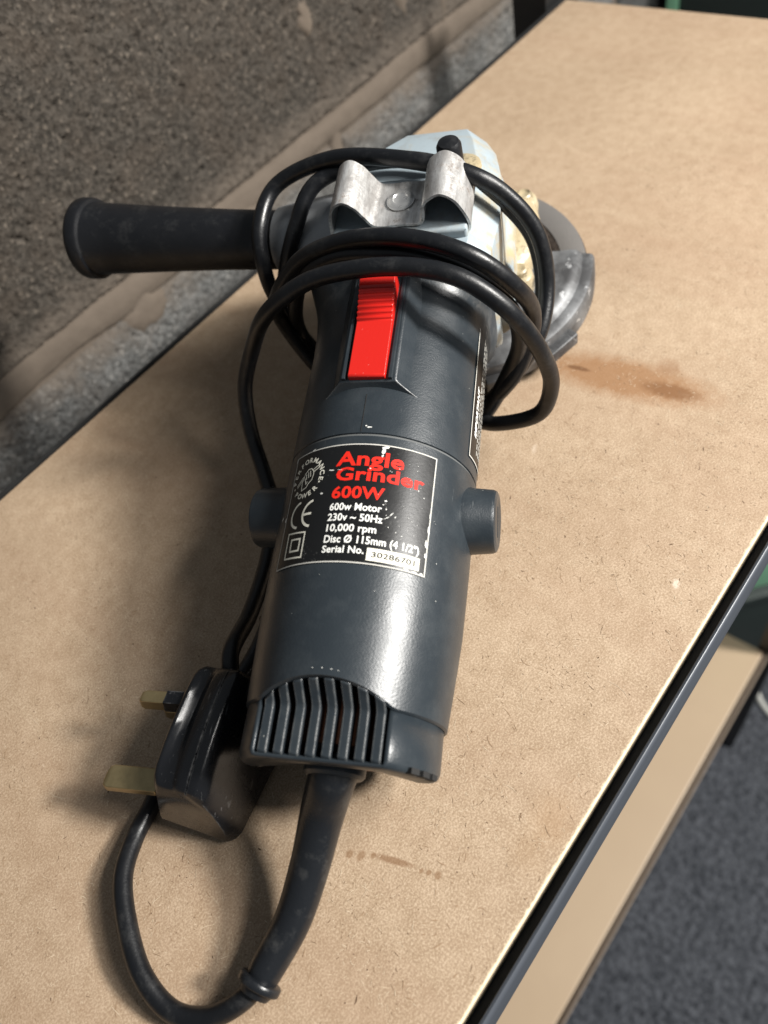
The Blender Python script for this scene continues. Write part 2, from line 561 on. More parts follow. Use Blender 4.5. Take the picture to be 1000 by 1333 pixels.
block(-.02, .612, -.016, .20, (1.15, 1.06, .97), 1.3)
block(-.47, -.030, -.016, .20, (1.1, 1.0, .94), 3.7)
block(.622, 1.0, -.016, .20, (.92, .76, .64), 5.1)
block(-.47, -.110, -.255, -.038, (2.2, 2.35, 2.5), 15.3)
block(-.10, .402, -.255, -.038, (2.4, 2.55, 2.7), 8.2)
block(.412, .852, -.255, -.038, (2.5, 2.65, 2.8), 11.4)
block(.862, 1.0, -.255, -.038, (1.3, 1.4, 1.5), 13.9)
bk = bm_obj('mortar_backing', box_bm(-.47, 1.0, .004, .098, -.255, .20), MORT, wall)


def mortar_strip(name, p0, p1, half, seed, n=260, m=12, horiz=True):
    V = []; Fc = []
    for i in range(n + 1):
        t = i / n
        w1 = half * (1 + .75 * noise.noise(Vector((t * 9, seed, 0))) + .35 * noise.noise(Vector((t * 34, seed, 4))))
        w2 = half * (1 + .75 * noise.noise(Vector((t * 8, seed, 9))) + .35 * noise.noise(Vector((t * 30, seed, 14))))
        for j in range(m + 1):
            s = j / m
            off = -w1 + (w1 + w2) * s
            edge = math.sin(math.pi * s) ** .35 if 0 < s < 1 else 0
            q = p0.lerp(p1, t)
            x, z = (q.x, q.z + off) if horiz else (q.x + off, q.z)
            d = .0035 - .0045 * edge + .0008 * noise.noise(Vector((x * 90, seed, z * 90))) + .0004 * noise.noise(Vector((x * 300, seed, z * 300)))
            V.append((x, d, z))
    for i in range(n):
        for j in range(m):
            a = i * (m + 1) + j
            Fc.append((a, a + 1, a + m + 2, a + m + 1))
    o = mesh_obj(name, V, Fc, MORT, wall, 60)
    return o


mortar_strip('mortar_joint', Vector((-.47, 0, -.026)), Vector((.95, 0, -.026)), .0105, 2.2, 380)
mortar_strip('mortar_joint', Vector((.617, 0, -.02)), Vector((.617, 0, .20)), .007, 6.3, 80, 10, False)
mortar_strip('mortar_joint', Vector((.407, 0, -.25)), Vector((.407, 0, -.03)), .007, 7.9, 80, 10, False)


def smear(cx, cz, rx, rz, seed):
    n, m = 36, 5
    V = [(cx, -.0018, cz)]; Fc = []
    for j in range(1, m + 1):
        for i in range(n):
            q = 2 * math.pi * i / n
            f = j / m * (1 + .45 * noise.noise(Vector((math.cos(q) * 1.3, math.sin(q) * 1.3, seed))) + .2 * noise.noise(Vector((math.cos(q) * 4, math.sin(q) * 4, seed))))
            x, z = cx + rx * f * math.cos(q), cz + rz * f * math.sin(q)
            V.append((x, -.0018 + .0045 * (j / m) ** 4 + .0007 * noise.noise(Vector((x * 160, seed, z * 160))), z))
    for i in range(n): Fc.append((0, 1 + i, 1 + (i + 1) % n))
    for j in range(m - 1):
        for i in range(n):
            p, q = 1 + j * n + i, 1 + j * n + (i + 1) % n
            Fc.append((p, q, q + n, p + n))
    mesh_obj('mortar_smear', V, Fc, MORT, wall, 60)


smear(.404, .053, .008, .014, 1.1)
smear(.505, .035, .012, .030, 4.7)
smear(.560, .020, .010, .040, 9.2)
smear(.194, -.043, .020, .013, 2.6)
smear(.300, -.040, .030, .010, 5.5)

# ------------------------------------------------------------------ shelving unit
unit = empty('shelving_unit', loc=(0, 0, 0))
tag(unit, 'garage shelving unit with brown hardboard shelf and grey steel front beam', 'shelf')
def fibres(name, n, mat, wid, ln, region, dark=0):
    x0, x1, y0, y1 = region
    V = []; Fc = []
    for i in range(n):
        x = random.uniform(x0, x1); y = random.uniform(y0, y1); a = random.uniform(0, math.pi)
        if random.random() > .55 + 1.3 * noise.noise(Vector((x * 34, y * 34, len(name)))): continue
        L_ = random.lognormvariate(0, .55) * ln; w = random.uniform(.6, 1.3) * wid
        bend = random.gauss(0, .45)
        z = random.uniform(.00004, .00012)
        p = Vector((x, y, z)); n0 = len(V); d = a - bend
        for j in range(4):
            wj = w * (.35 if j in (0, 3) else 1) / 2
            s_ = Vector((-math.sin(d), math.cos(d), 0)) * wj
            V += [p + s_, p - s_]
            p = p + Vector((math.cos(d), math.sin(d), 0)) * L_ / 3
            d += bend * .66
        for j in range(3):
            q = n0 + 2 * j
            Fc.append((q, q + 1, q + 3, q + 2))
    o = mesh_obj(name, V, Fc, mat, unit)
    return tag(o, kind='stuff')


def m_fib(name, a, b):
    k = N(name)
    c = k.mix(k.noise(300, 2), a, b)
    return k.out(c, .7, 0, None, .2)


REG = (-.10, .42, .0335, .345)
fibres('dark_fibres', 11000, m_fib('dark_fibre', (.10, .060, .033), (.24, .155, .09)), .00015, .00085, REG)
fibres('pale_fibres', 15000, m_fib('pale_fibre', (.50, .39, .27), (.62, .51, .38)), .00017, .0010, REG)
fibres('brown_fibres', 6000, m_fib('brown_fibre', (.26, .17, .10), (.33, .225, .14)), .00026, .0013, REG)
fibres('bark_flecks', 700, m_fib('bark_fleck', (.06, .034, .018), (.12, .07, .04)), .00034, .0007, REG)
fibres('scratches', 90, m_fib('scratch', (.50, .40, .29), (.56, .46, .34)), .00013, .009, REG)
b = bm_obj('shelf_board', box_bm(-.32, .578, .0312, .3465, -.012, 0, .0005, 1), MDF, unit)


def beam(name, y_out, z_top, x0, x1, mat, h=.023, ledge=.0175, sgn=1):
    # folded strip: outer face with rolled top lip, ledge inside under the board
    t = .0016
    prof = [(y_out, z_top - h), (y_out, z_top - .0012), (y_out + sgn * .0004, z_top - .0004), (y_out + sgn * .0011, z_top), (y_out + sgn * (t + .0003), z_top - .0003), (y_out + sgn * (t + .0006), z_top - .0014),
            (y_out + sgn * (t + .0006), z_top - .0136), (y_out + sgn * ledge, z_top - .0136), (y_out + sgn * ledge, z_top - .0152), (y_out + sgn * t, z_top - .0152), (y_out + sgn * t, z_top - h)]
    V, Fc = loft([[(x, y, z) for y, z in prof] for x in (x0, x1)])
    return mesh_obj(name, V, Fc, mat, unit, 50)


beam('front_beam', .0250, .0008, -.32, .60, BEAM)
V, Fc = loft([[(x, .0272, -.0126), (x, .0309, -.0126), (x, .0309, -.0120), (x, .0272, -.0120)] for x in (-.32, .60)])
mesh_obj('beam_ledge', V, Fc, BLACKP, unit)
beam('rear_beam', .3510, .0004, -.32, .60, BLACKP, sgn=-1)
# upright posts (folded angle) at the far end
for (yy, sg) in ((.3535, 1),):
    prof = [(.560, yy), (.590, yy), (.590, yy + .0018), (.5618, yy + .0018), (.5618, yy + .030), (.560, yy + .030)]
    V, Fc = loft([[(x, y, z) for x, y in prof] for z in (-1.25, .045)])
    mesh_obj('upright_post', V, Fc, BLACKP, unit)
prof = [(.582, .0235), (.612, .0235), (.612, .0253), (.5838, .0253), (.5838, .05), (.582, .05)]
V, Fc = loft([[(x + .02, y, z) for x, y in prof] for z in (-1.25, -.03)])
mesh_obj('upright_post', V, Fc, BLACKP, unit)
# lower shelf
def m_brightened():
    k = N('brightened_board')  # lighter than the upper board, standing in for light on the lower shelf
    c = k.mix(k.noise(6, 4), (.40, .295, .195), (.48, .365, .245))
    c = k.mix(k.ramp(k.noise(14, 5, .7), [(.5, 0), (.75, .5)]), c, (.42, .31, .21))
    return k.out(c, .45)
bm_obj('lower_shelf_board', box_bm(-.32, .600, .0400, .3465, -.862, -.85, .002, 2), m_brightened(), unit)
beam('lower_beam', .0325, -.849, -.32, .60, simple('brown_grey_steel', (.34, .27, .21), .4, .2), h=.03)

# ------------------------------------------------------------------ things in the background
gb = empty('plastic_box', loc=(.86, .05, -.905)); gb.rotation_euler = (0, 0, rad(50))
def boxpart(name, par, x0, x1, y0, y1, z0, z1, mat, bev=.006):
    o = bm_obj(name, box_bm(x0, x1, y0, y1, z0, z1, bev, 2), mat, par, 60); return o
boxpart('box_body', gb, -.05, .25, -.13, .20, 0, .30, GREEN)
boxpart('box_rim', gb, -.057, .257, -.137, .207, .27, .30 + .012, GREEN, .004)
tag(gb, 'pale green plastic box beyond the lower shelf end, right edge of photo', 'box')
db = empty('storage_tub', loc=(.86, .05, -1.25)); db.rotation_euler = (0, 0, rad(50))
boxpart('tub_body', db, -.055, .27, -.15, .21, 0, .32, DGREEN)
boxpart('tub_lid', db, -.065, .28, -.16, .22, .318, .343, DGREEN, .004)
tag(db, 'dark green-grey tub standing on the carpet under the pale green box', 'tub')

ct = empty('storage_crate', loc=(.95, .25, -1.25))
boxpart('crate_body', ct, 0, .45, -.22, .185, .004, 1.15, DGREEN)
boxpart('crate_strip', ct, -.0045, -.0003, .170, .184, .30, 1.13, GREEN, .0005)
boxpart('crate_lid', ct, -.004, .455, -.225, .19, 1.152, 1.17, DGREEN, .004)
tag(ct, 'dark green crate with pale green strip beyond the far end of shelf', 'crate')

V, Fc = sweep(catmull([(.76, .045, -1.247), (.735, .036, -1.246), (.715, .020, -1.246), (.70, -.005, -1.246), (.69, -.04, -1.247)], 6), .0055, 8)
wc = mesh_obj('white_cable', V, Fc, WHITE, None, 60)
tag(wc, 'short white cable lying on the dark grey carpet at right edge', 'cable')

# ------------------------------------------------------------------ the angle grinder
GS = Vector((0.49252619, -0.87029762, 0.0)); GU = Vector((0.86100962, 0.48726984, 0.14570701)); GH = Vector((-0.12680846, -0.07176452, 0.98932779))
GO = Vector((0.03041225, 0.09971021, 0.036))
GM = Matrix((GS, GU, GH)).transposed().to_4x4(); GM.translation = GO
GI = GM.inverted()
gr = empty('angle_grinder', GM)
tag(gr, 'dark grey-blue angle grinder with red switch and its cord wound round the neck', 'angle grinder')


def toL(p): return GI @ Vector(p)


R0 = .0345
HF = .0245                      # height of the flat vent face
R1 = .0323                      # radius at the tail


def Tk(k): return 0 if k > .044 else ((.044 - k) / .044) ** 1.15 if k > 0 else 1
def Rk(k): return R0 - (R0 - R1) * Tk(k)


def cyl(ang, k, r=None):
    r = Rk(k) if r is None else r
    return Vector((r * math.sin(ang) - .0011 * Tk(k), k, r * math.cos(ang)))


def arch(ang):
    h = R1 * math.cos(ang)
    return .0045 + .81 * (h - HF) if h > HF else .0045


# motor housing -------------------------------------------------
SEG = 128
def sup(ang, r, n):
    c, s = abs(math.cos(ang)), abs(math.sin(ang))
    q = r / ((c ** n + s ** n) ** (1 / n))
    return q * math.sin(ang), q * math.cos(ang)


rings = []
def ring(fn):
    rings.append([fn(2 * math.pi * j / SEG) for j in range(SEG)])
ring(lambda a: cyl(a, arch(a) + .0002, R1 - .0016))
ring(lambda a: cyl(a, arch(a), R1 - .0004))
ring(lambda a: cyl(a, arch(a) + .0006))
for t in (.15, .3, .5, .75): ring(lambda a, t=t: cyl(a, (arch(a) + .0006) * (1 - t) + .046 * t))
for k, r in ((.060, R0), (.0918, R0), (.0921, R0 - .0007), (.0928, R0 - .0007), (.0931, R0 - .0001), (.110, R0 - .0001), (.140, R0 - .0003)):
    ring(lambda a, k=k, r=r: cyl(a, k, r))
for k, r, n in ((.152, .0342, 2.1), (.160, .0343, 2.5), (.1655, .0350, 3.2), (.1695, .0360, 4.0), (.1735, .0364, 4.2), (.1742, .0358, 4.2)):
    def f(a, k=k, r=r, n=n):
        x, z = sup(a, r, n); return Vector((x, k, z))
    ring(f)
V, Fc = loft(rings, cap0=False, cap1=True)
mesh_obj('motor_housing', V, Fc, BODY, gr, 40)

# rear cap: sides, bottom and end wall, open at the flat vent face
RC = .0317
def flat_ring(k, r, hf):
    out = []
    for j in range(SEG):
        a = 2 * math.pi * j / SEG
        x, z = r * math.sin(a), r * math.cos(a)
        out.append(Vector((x - .0011, k + (max(0, .002 - z) * .24 if k < -.002 else 0), min(z, hf))))
    return out
W0 = .0202
hc = HF - .0002
rows = [flat_ring(-.0119, RC - .0060, hc - .0045), flat_ring(-.0118, RC - .0026, hc - .0022), flat_ring(-.0115, RC - .0012, hc - .0011), flat_ring(-.0108, RC - .0004, hc - .0004), flat_ring(-.0095, RC, hc), flat_ring(.0062, RC, hc)]
V, Fc = loft(rows, cap0=True, cap1=False)
# drop the faces of the flat top between the slots' ends: they are built as slats instead
keep = []
for f in Fc:
    cs = [V[i] for i in f]
    cx = sum(c.x for c in cs) / len(cs)
    if len(f) == 4 and all(c.z > hc - .0008 for c in cs) and abs(cx + .0011) < W0 and min(c.y for c in cs) > -.0109: continue
    keep.append(f)
rc = mesh_obj('rear_cap', V, keep, BODY, gr, 40)
sm = rc.modifiers.new('wall', 'SOLIDIFY'); sm.thickness = .0012; sm.offset = -1
# inside of the tail
V, Fc = lathe((0, -.0075, 0), (0, 1, 0), [(0, .0001), (0, .017), (.002, .0206), (.018, .0206), (.0181, .0001)], 36)
mesh_obj('motor_winding', V, Fc, COPPER, gr, 40)
V, Fc = lathe((0, .0125, 0), (0, 1, 0), [(0, .0001), (0, .0310), (.001, .0310), (.001, .0001)], 36)
mesh_obj('inner_bulkhead', V, Fc, DARKIN, gr)
# slats
PITCH = .00495
for i in range(8):
    xc = -.0184 + PITCH * i
    w = .0015
    def prof(x):
        hb = min(math.sqrt(R1 * R1 - x * x) - .0003, .0342)
        kb = .0045 + .81 * (hb - HF)
        return [(-.0107, HF - .0012), (-.0099, HF - .0003), (.0030, HF), (.0045, HF + .0006), (kb - .0002, hb), (kb + .003, hb - .0006), (kb + .0034, hb - .004), (.0062, HF - .0042), (-.0107, HF - .0042)]
    V, Fc = loft([[Vector((x, k, h)) for k, h in prof(xc + (x - xc))] for x in (xc - w, xc + w)])
    o = mesh_obj('vent_slat', V, Fc, BODYW, gr, 30)
    bevel_mod(o, .00035, 2)
# lower vents cut at the right edge of the tail (dark slots)
for i in range(3):
    a = rad(58 + 9 * i)
    c = Vector((RC * math.sin(a) - .0011, -.0104, RC * math.cos(a)))
    bm = box_bm(-.0017, .0017, -.0011, .0006, -.0016, .0012)
    bm.transform(Matrix.Translation(c * 1.0) @ Matrix.Rotation(a, 4, 'Y'))
    bm_obj('vent_slot', bm, DARKIN, gr)
# mould seams
V, Fc = lathe((0, .0921, 0), (0, 1, 0), [(0, R0 - .002), (0, R0 - .00055), (.0007, R0 - .00055), (.0007, R0 - .002)], 96)
mesh_obj('joint_ring', V, Fc, simple('dusty_joint', (.10, .105, .105), .7), gr, 40)
bm = box_bm(-.00012, .00012, .0935, .1085, R0 - .0006, R0 + .00003)
bm_obj('mould_seam', bm, DARKIN, gr)

# brush caps
for sx in (-1, 1):
    tip = .0435 if sx > 0 else .0465
    V, Fc = lathe((0, .0775, 0), (sx, 0, 0), [(.0290, .0001), (.0290, .0128), (.0325, .0128), (.0345, .0118), (tip - .0016, .0112), (tip - .0005, .0107), (tip, .0096), (tip, .0072), (tip - .0001, .0070), (tip - .0001, .0001)], 40)
    o = mesh_obj('brush_cap', V, Fc, BODY, gr, 35)
    bm = box_bm(-.0006, .0005, -.0055, .0055, -.0008, .0008, .0002)
    bm.transform(Matrix.Translation((sx * (tip - .0004), .0775, 0)) @ Matrix.Rotation(rad(30), 4, 'X'))
    bm_obj('screw_slot', bm, BODY, o)

# switch block
def quadring(k, hw_t, h_t, hw_b, h_b, slope=0):
    return [Vector((-hw_b, k, h_b)), Vector((-hw_t, k + slope, h_t)), Vector((hw_t, k + slope, h_t)), Vector((hw_b, k, h_b))]
V, Fc = loft([quadring(.1085, .0178, .0285, .0180, .026), quadring(.1095, .0172, .0300, .0184, .026), quadring(.1125, .0100, .0366, .0184, .025), quadring(.140, .0100, .0372, .0184, .025), quadring(.1585, .0102, .0374, .0190, .025), quadring(.1640, .0120, .0345, .0200, .025)])
o = mesh_obj('switch_housing', V, Fc, BODYW, gr, 25); bevel_mod(o, .0005, 2, 20)
for sx in (-1, 1):
    bm = box_bm(sx * .0083 - .0007, sx * .0083 + .0007, .1128, .1580, .0360, .0379, .0003)
    bm_obj('switch_rail', bm, BODY, gr)
# red slider
prof = [(.1130, .0362), (.1130, .0382), (.1136, .0387), (.1360, .0391)]
kk = .1368
for i in range(6):
    base = .0392 + i * .00055
    prof += [(kk, base), (kk + .0004, base + .0009), (kk + .0011, base + .0010), (kk + .0015, base + .0002)]
    kk += .0021
prof += [(kk + .0004, .0432), (kk + .0050, .0440), (kk + .0056, .0434), (kk + .0056, .0362)]
V, Fc = loft([[Vector((x, k, h)) for k, h in prof] for x in (-.0066, .0066)])
o = mesh_obj('switch_slider', V, Fc, RED, gr, 25); bevel_mod(o, .00035, 2)


# labels --------------------------------------------------------
def patch(name, a0, a1, k0, k1, r, mat, par, na=40, nk=2, th=.0001, corner=0):
    V = []; Fc = []
    for j in range(nk + 1):
        for i in range(na + 1):
            V.append(cyl(a0 + (a1 - a0) * i / na, k0 + (k1 - k0) * j / nk, r))
    for j in range(nk):
        for i in range(na):
            a = j * (na + 1) + i
            Fc.append((a, a + 1, a + na + 2, a + na + 1))
    o = mesh_obj(name, V, Fc, mat, par, 60)
    return o


RL = R0 + .00012
lab = patch('label', -27.0 / 34.5, 27.4 / 34.5, .0460, .0886, RL, LABEL, gr, 60)
RT = RL + .00008


def wrap(p, r=RT): return cyl(p[0] / 34.5, p[1] / 1000, Rk(p[1] / 1000) + r - R0)


def ribbon(name, polys, w, mat, par, close=False, r=RT):
    """flat printed lines on the label; polys: lists of (arc mm, k mm)"""
    V = []; Fc = []
    for P in polys:
        Q = [Vector((x, y)) for x, y in P]
        if close: Q = Q + [Q[0]]
        D = []
        for a, b2 in zip(Q[:-1], Q[1:]):
            n = max(1, int((b2 - a).length / 1.0))
            D += [a.lerp(b2, i / n) for i in range(n)]
        D.append(Q[-1])
        n0 = len(V)
        for i, p in enumerate(D):
            if close and i in (0, len(D) - 1): t = (D[1] - D[-2])
            else: t = D[min(i + 1, len(D) - 1)] - D[max(i - 1, 0)]
            t.normalize(); s = Vector((-t.y, t.x)) * w / 2
            if close or 0 < i < len(D) - 1:
                t1 = (D[i] - D[i - 1 if i else -2]).normalized(); t2 = (D[(i + 1) if i < len(D) - 1 else 1] - D[i]).normalized()
                c = max(.5, math.cos(t1.angle(t2, 0) / 2)); s /= c
            V.append(wrap(p + s, r)); V.append(wrap(p - s, r))
        for i in range(len(D) - 1):
            a = n0 + 2 * i
            Fc.append((a, a + 1, a + 3, a + 2))
    return mesh_obj(name, V, Fc, mat, par)


_caps = None
def text_mesh(body, bold=.0, italic=0):
    cu = bpy.data.curves.new('t', 'FONT'); cu.body = body; cu.size = 1; cu.offset = bold; cu.shear = italic
    cu.dimensions = '2D'; cu.fill_mode = 'BOTH'; cu.resolution_u = 3; cu.space_character = 1.0 + bold * 1.2
    ob = bpy.data.objects.new('t', cu); COL.objects.link(ob)
    bpy.context.view_layer.update()
    me = bpy.data.meshes.new_from_object(ob.evaluated_get(bpy.context.evaluated_depsgraph_get()))
    bpy.data.objects.remove(ob); bpy.data.curves.remove(cu)
    vs = [v.co.copy() for v in me.vertices]; fs = [tuple(p.vertices) for p in me.polygons]
    bpy.data.meshes.remove(me)
    return vs, fs


hv, _ = text_mesh('H')
CAP = max(v.y for v in hv)


def lettering(body, x0, x1, k0, cap, mat, par, bold=.035, mapf=None, name='lettering', italic=0):
    vs, fs = text_mesh(body, bold, italic)
    a = min(v.x for v in vs); b2 = max(v.x for v in vs)
    sx = (x1 - x0) / (b2 - a); sy = cap / CAP
    f = mapf or (lambda x, y: wrap((x, y)))
    return mesh_obj(name, [f(x0 + (v.x - a) * sx, k0 + v.y * sy) for v in vs], fs, mat, par)


lettering('Angle', -6.8, 16.0, 80.45, 5.0, PRED, lab, .028)
lettering('Grinder', -6.1, 23.6, 74.9, 4.5, PRED, lab, .028)
lettering('600W', -6.5, 10.9, 68.4, 4.0, PRED, lab, .028)
lettering('600w Motor', -6.4, 10.7, 64.0, 2.45, PWHITE, lab, .022)
lettering('230v ~ 50Hz', -6.5, 11.4, 60.3, 2.45, PWHITE, lab, .022)
lettering('10,000 rpm', -6.3, 9.9, 56.6, 2.4, PWHITE, lab, .022)
lettering('Disc \u00d8 115mm (4 1/2")', -6.5, 24.4, 52.7, 2.45, PWHITE, lab, .022)
lettering('Serial No.', -6.6, 7.0, 49.3, 2.3, PWHITE, lab, .022)
sb = patch('serial_plate', 7.9 / 34.5, 25.0 / 34.5, .0473, .0515, RT, PIVORY, lab, 16)
lettering('30286701', 9.4, 23.4, 48.55, 1.75, PBLACK, lab, .02, lambda x, y: wrap((x, y), RT + .00006))
# border line
ribbon('label_border', [[(-26.8, 46.2), (27.2, 46.2), (27.2, 88.4), (-26.8, 88.4)]], .42, PGREY, lab, True)
# CE mark and double square
def arc(cx, cy, r, a0, a1, n=14): return [(cx + r * math.cos(rad(a0 + (a1 - a0) * i / n)), cy + r * math.sin(rad(a0 + (a1 - a0) * i / n))) for i in range(n + 1)]
ribbon('conformity_mark', [arc(-18.4, 64.4, 4.7, 100, 260), arc(-12.6, 64.0, 4.7, 100, 260), [(-17.1, 64.0), (-13.4, 64.0)]], .85, PIVORY, lab)
ribbon('double_square', [[(-22.6, 49.2), (-14.5, 48.6), (-14.6, 57.4), (-22.8, 58.2)]], .55, PIVORY, lab, True)
ribbon('double_square', [[(-20.4, 51.4), (-16.3, 51.2), (-16.3, 55.3), (-20.5, 55.6)]], .6, PIVORY, lab, True)
# round emblem: ring of letters and a fist gripping a tool
EC = (-18.6, 78.2)
def ring_text(s, a_mid, step, r, cap, outward):
    Vv = []; Ff = []
    n = len(s)
    for i, ch in enumerate(s):
        if ch == ' ': continue
        a = a_mid + (-(i - (n - 1) / 2) * step if outward else (i - (n - 1) / 2) * step)
        vs, fs = text_mesh(ch, .03)
        x0 = min(v.x for v in vs); x1 = max(v.x for v in vs)
        sy = cap / CAP
        n0 = len(Vv)
        for v in vs:
            lx = (v.x - (x0 + x1) / 2) * sy * 1.05; ly = v.y * sy
            ar = rad(a)
            er = Vector((math.cos(ar), math.sin(ar))); et = Vector((math.sin(ar), -math.cos(ar)))
            if outward: p = er * (r + ly) + et * lx
            else: p = er * (r + cap - ly) - et * lx
            Vv.append(wrap((EC[0] + p.x, EC[1] + p.y)))
        Ff += [tuple(n0 + q for q in f) for f in fs]
    return mesh_obj('emblem_lettering', Vv, Ff, PIVORY, lab)
ring_text('PERFORMANCE', 84, 19.5, 5.9, 1.75, True)
ring_text('POWER', 272, 21, 5.9, 1.75, False)
ribbon('emblem', [arc(EC[0] + 6.7 * math.cos(rad(q)), EC[1] + 6.7 * math.sin(rad(q)), .22, 0, 360, 8) for q in (204, 336)], .3, PIVORY, lab)
def e(pts): return [(EC[0] + x, EC[1] + y) for x, y in pts]
ribbon('emblem', [e([(-2.2, -1.3), (-1.9, -4.4), (.4, -3.7), (1.2, -2.4), (2.6, -1.2), (3.0, .8), (2.8, 2.0), (1.5, 3.3), (.2, 3.2), (-1.2, 1.9), (-1.6, .6), (-2.2, -1.3)]),
                  e([(-.6, 1.6), (-.1, -.6)]), e([(.3, 2.2), (.8, -.2)]), e([(1.2, 2.5), (1.7, .1)]), e([(-1.1, .2), (-.5, -1.2), (.0, -2.4), (.5, -1.4)]),
                  e([(2.5, 2.6), (4.4, 3.7)]), e([(2.9, 1.7), (4.9, 2.8)]), e([(4.4, 3.7), (5.2, 4.0)]), e([(4.9, 2.8), (5.4, 3.2)]),
                  e([(-1.9, .9), (-4.2, -1.2)]), e([(-2.2, -.2), (-4.0, -2.0)]), e([(-4.2, -1.2), (-4.9, -2.0)]), e([(-4.0, -2.0), (-4.6, -2.6)])], .30, PIVORY, lab)
# chips and scuffs in the film
def chips(name, spots, mat, par, r=RT + .00007):
    V = []; Fc = []
    for (x, y, rx, ry, an) in spots:
        n = 9; n0 = len(V)
        for i in range(n):
            q = 2 * math.pi * i / n; f = random.uniform(.55, 1.2)
            px, py = rx * f * math.cos(q), ry * f * math.sin(q)
            V.append(wrap((x + px * math.cos(an) - py * math.sin(an), y + px * math.sin(an) + py * math.cos(an)), r))
        Fc.append(tuple(range(n0, n0 + n)))
    return mesh_obj(name, V, Fc, mat, par)
sp = [(9.2, 87.6, 1.2, .7, .2), (8.8, 86.0, .7, 1.4, .0), (8.6, 84.4, .35, .6, 0), (-17.5, 88.6, .9, .35, .4), (-8.2, 79.0, 1.1, .25, -.1), (-5.0, 78.8, 1.2, .12, -.1),
      (11.6, 68.2, .6, .35, .3), (11.0, 66.8, .3, .25, 0), (12.1, 65.3, .25, .3, 0), (14.0, 64.0, .9, .18, .9), (12.6, 62.4, 1.1, .15, .6), (15.3, 63.2, .3, .15, .9), (-10.5, 70.6, .6, .35, .3),
      (5.2, 79.3, .35, .25, 0), (16.0, 58.0, .2, .2, 0), (18.0, 57.2, .25, .18, 0), (13.4, 59.3, .2, .18, 0), (20.6, 46.7, 1.3, .25, -.1), (23.5, 46.5, 1.0, .4, .2), (25.9, 46.6, .7, .6, .3),
      (27.0, 62.0, .4, 1.6, .05), (26.6, 57.0, .45, 1.8, .1), (26.8, 53.0, .35, 1.2, 0), (27.0, 67.0, .3, 1.0, 0), (24.0, 72.5, .25, .2, 0), (21.8, 74.5, .2, .3, .5), (-26.9, 87.5, .4, .9, 0), (-27.2, 64.5, .5, 1.0, .2)]
for q in range(26):
    sp.append((random.gauss(19, 4), random.uniform(54, 84), random.uniform(.07, .16), random.uniform(.07, .2), random.uniform(0, 3)))
tag(chips('scuff_marks', sp, CHIP, lab), kind='stuff')
tag(chips('scuff_marks', [(2.8, 95.2, .9, .35, .1), (1.6, 95.6, .4, .3, 0), (31.5, 52, .15, .2, 0), (33.0, 40, .12, .2, 0), (-6, 42, .1, .15, 0), (12, 38, .15, .1, 0), (-14, 30, .1, .1, 0), (3, 13.2, .4, .12, .1), (0, 13.4, .25, .15, .1), (-3, 13.3, .35, .12, .1), (5.2, 13.0, .3, .1, .1), (25, 33, .12, .2, 0), (-31.0, 66.5, 1.2, .5, .6)], CHIP, gr, R0 + .00012), kind='stuff')

# warning label on the right flank
wl = patch('warning_label', rad(72), rad(104), .098, .162, RL, LABEL, gr, 24)
def side(x, y): return cyl(rad(79) + y / 34.5, (100 + (x - 0)) / 1000, RT)
lettering('IMPORTANT', 8.0, 30.0, 0, 1.9, PWHITE, wl, .04, lambda x, y: cyl(rad(80.5) - y / 34.5, (100 + x) / 1000, RT), italic=.2)
ribbon('label_border', [[(rad(72.5) * 34.5, 98.5), (rad(103.5) * 34.5, 98.5), (rad(103.5) * 34.5, 161.5), (rad(72.5) * 34.5, 161.5)]], .5, PGREY, wl, True)
rows_ = []
for j in range(5):
    x = 2.0
    while x < 58:
        L_ = random.uniform(1.0, 3.2)
        yy = (rad(83.5) + j * rad(3.6)) * 34.5
        rows_.append([(yy, 100 + x), (yy, 100 + x + L_)]); x += L_ + .7
ribbon('small_print', rows_, .7, PGREY, wl)

# gear head -----------------------------------------------------
def octo(k, xl, xr, hb, ht, c, cb=None):
    cb = c if cb is None else cb
    return [Vector(p) for p in ((xl + cb, k, hb), (xl, k, hb + cb), (xl, k, ht - c), (xl + c, k, ht), (xr - c, k, ht), (xr, k, ht - c), (xr, k, hb + cb), (xr - cb, k, hb))]
V, Fc = loft([octo(.1750, -.034, .035, -.034, .0310, .008), octo(.1785, -.036, .037, -.036, .0325, .008), octo(.1830, -.036, .037, -.036, .0325, .008), octo(.1836, -.032, .0365, -.032, .0310, .010),
              octo(.2000, -.031, .0390, -.030, .0312, .009), octo(.2250, -.028, .0380, -.030, .0300, .009), octo(.2430, -.021, .0345, -.028, .0265, .009), octo(.2560, -.013, .0295, -.026, .0215, .008), octo(.2630, -.009, .0250, -.022, .0150, .007), octo(.2645, -.006, .022, -.019, .0120, .006)])
o = mesh_obj('gear_head', V, Fc, HEAD, gr, 75); bevel_mod(o, .0030, 4, 12)
# raised plate under the bracket
o = bm_obj('bracket_seat', box_bm(-.024, .029, .1805, .2105, .0295, .0365, .0012, 2), HEAD, gr, 60)
bm_obj('seat_slot', box_bm(.0105, .0190, .1800, .1809, .0315, .0350), DARKIN, gr)
# step along the right flank
V, Fc = loft([octo(.1850, .030, .0415, -.030, -.004, .004), octo(.2150, .030, .0420, -.030, -.004, .004), octo(.2420, .026, .0400, -.030, -.002, .004), octo(.2590, .018, .0330, -.028, .000, .004)])
o = mesh_obj('head_flange', V, Fc, HEAD, gr, 28); bevel_mod(o, .0012, 2, 15)
# metal ring between head and housing
V, Fc = lathe((0, .1738, 0), (0, 1, 0), [(0, .030), (0, .0325), (.0030, .0325), (.0030, .030)], 40)
mesh_obj('neck_ring', V, Fc, CHROME, gr, 40)

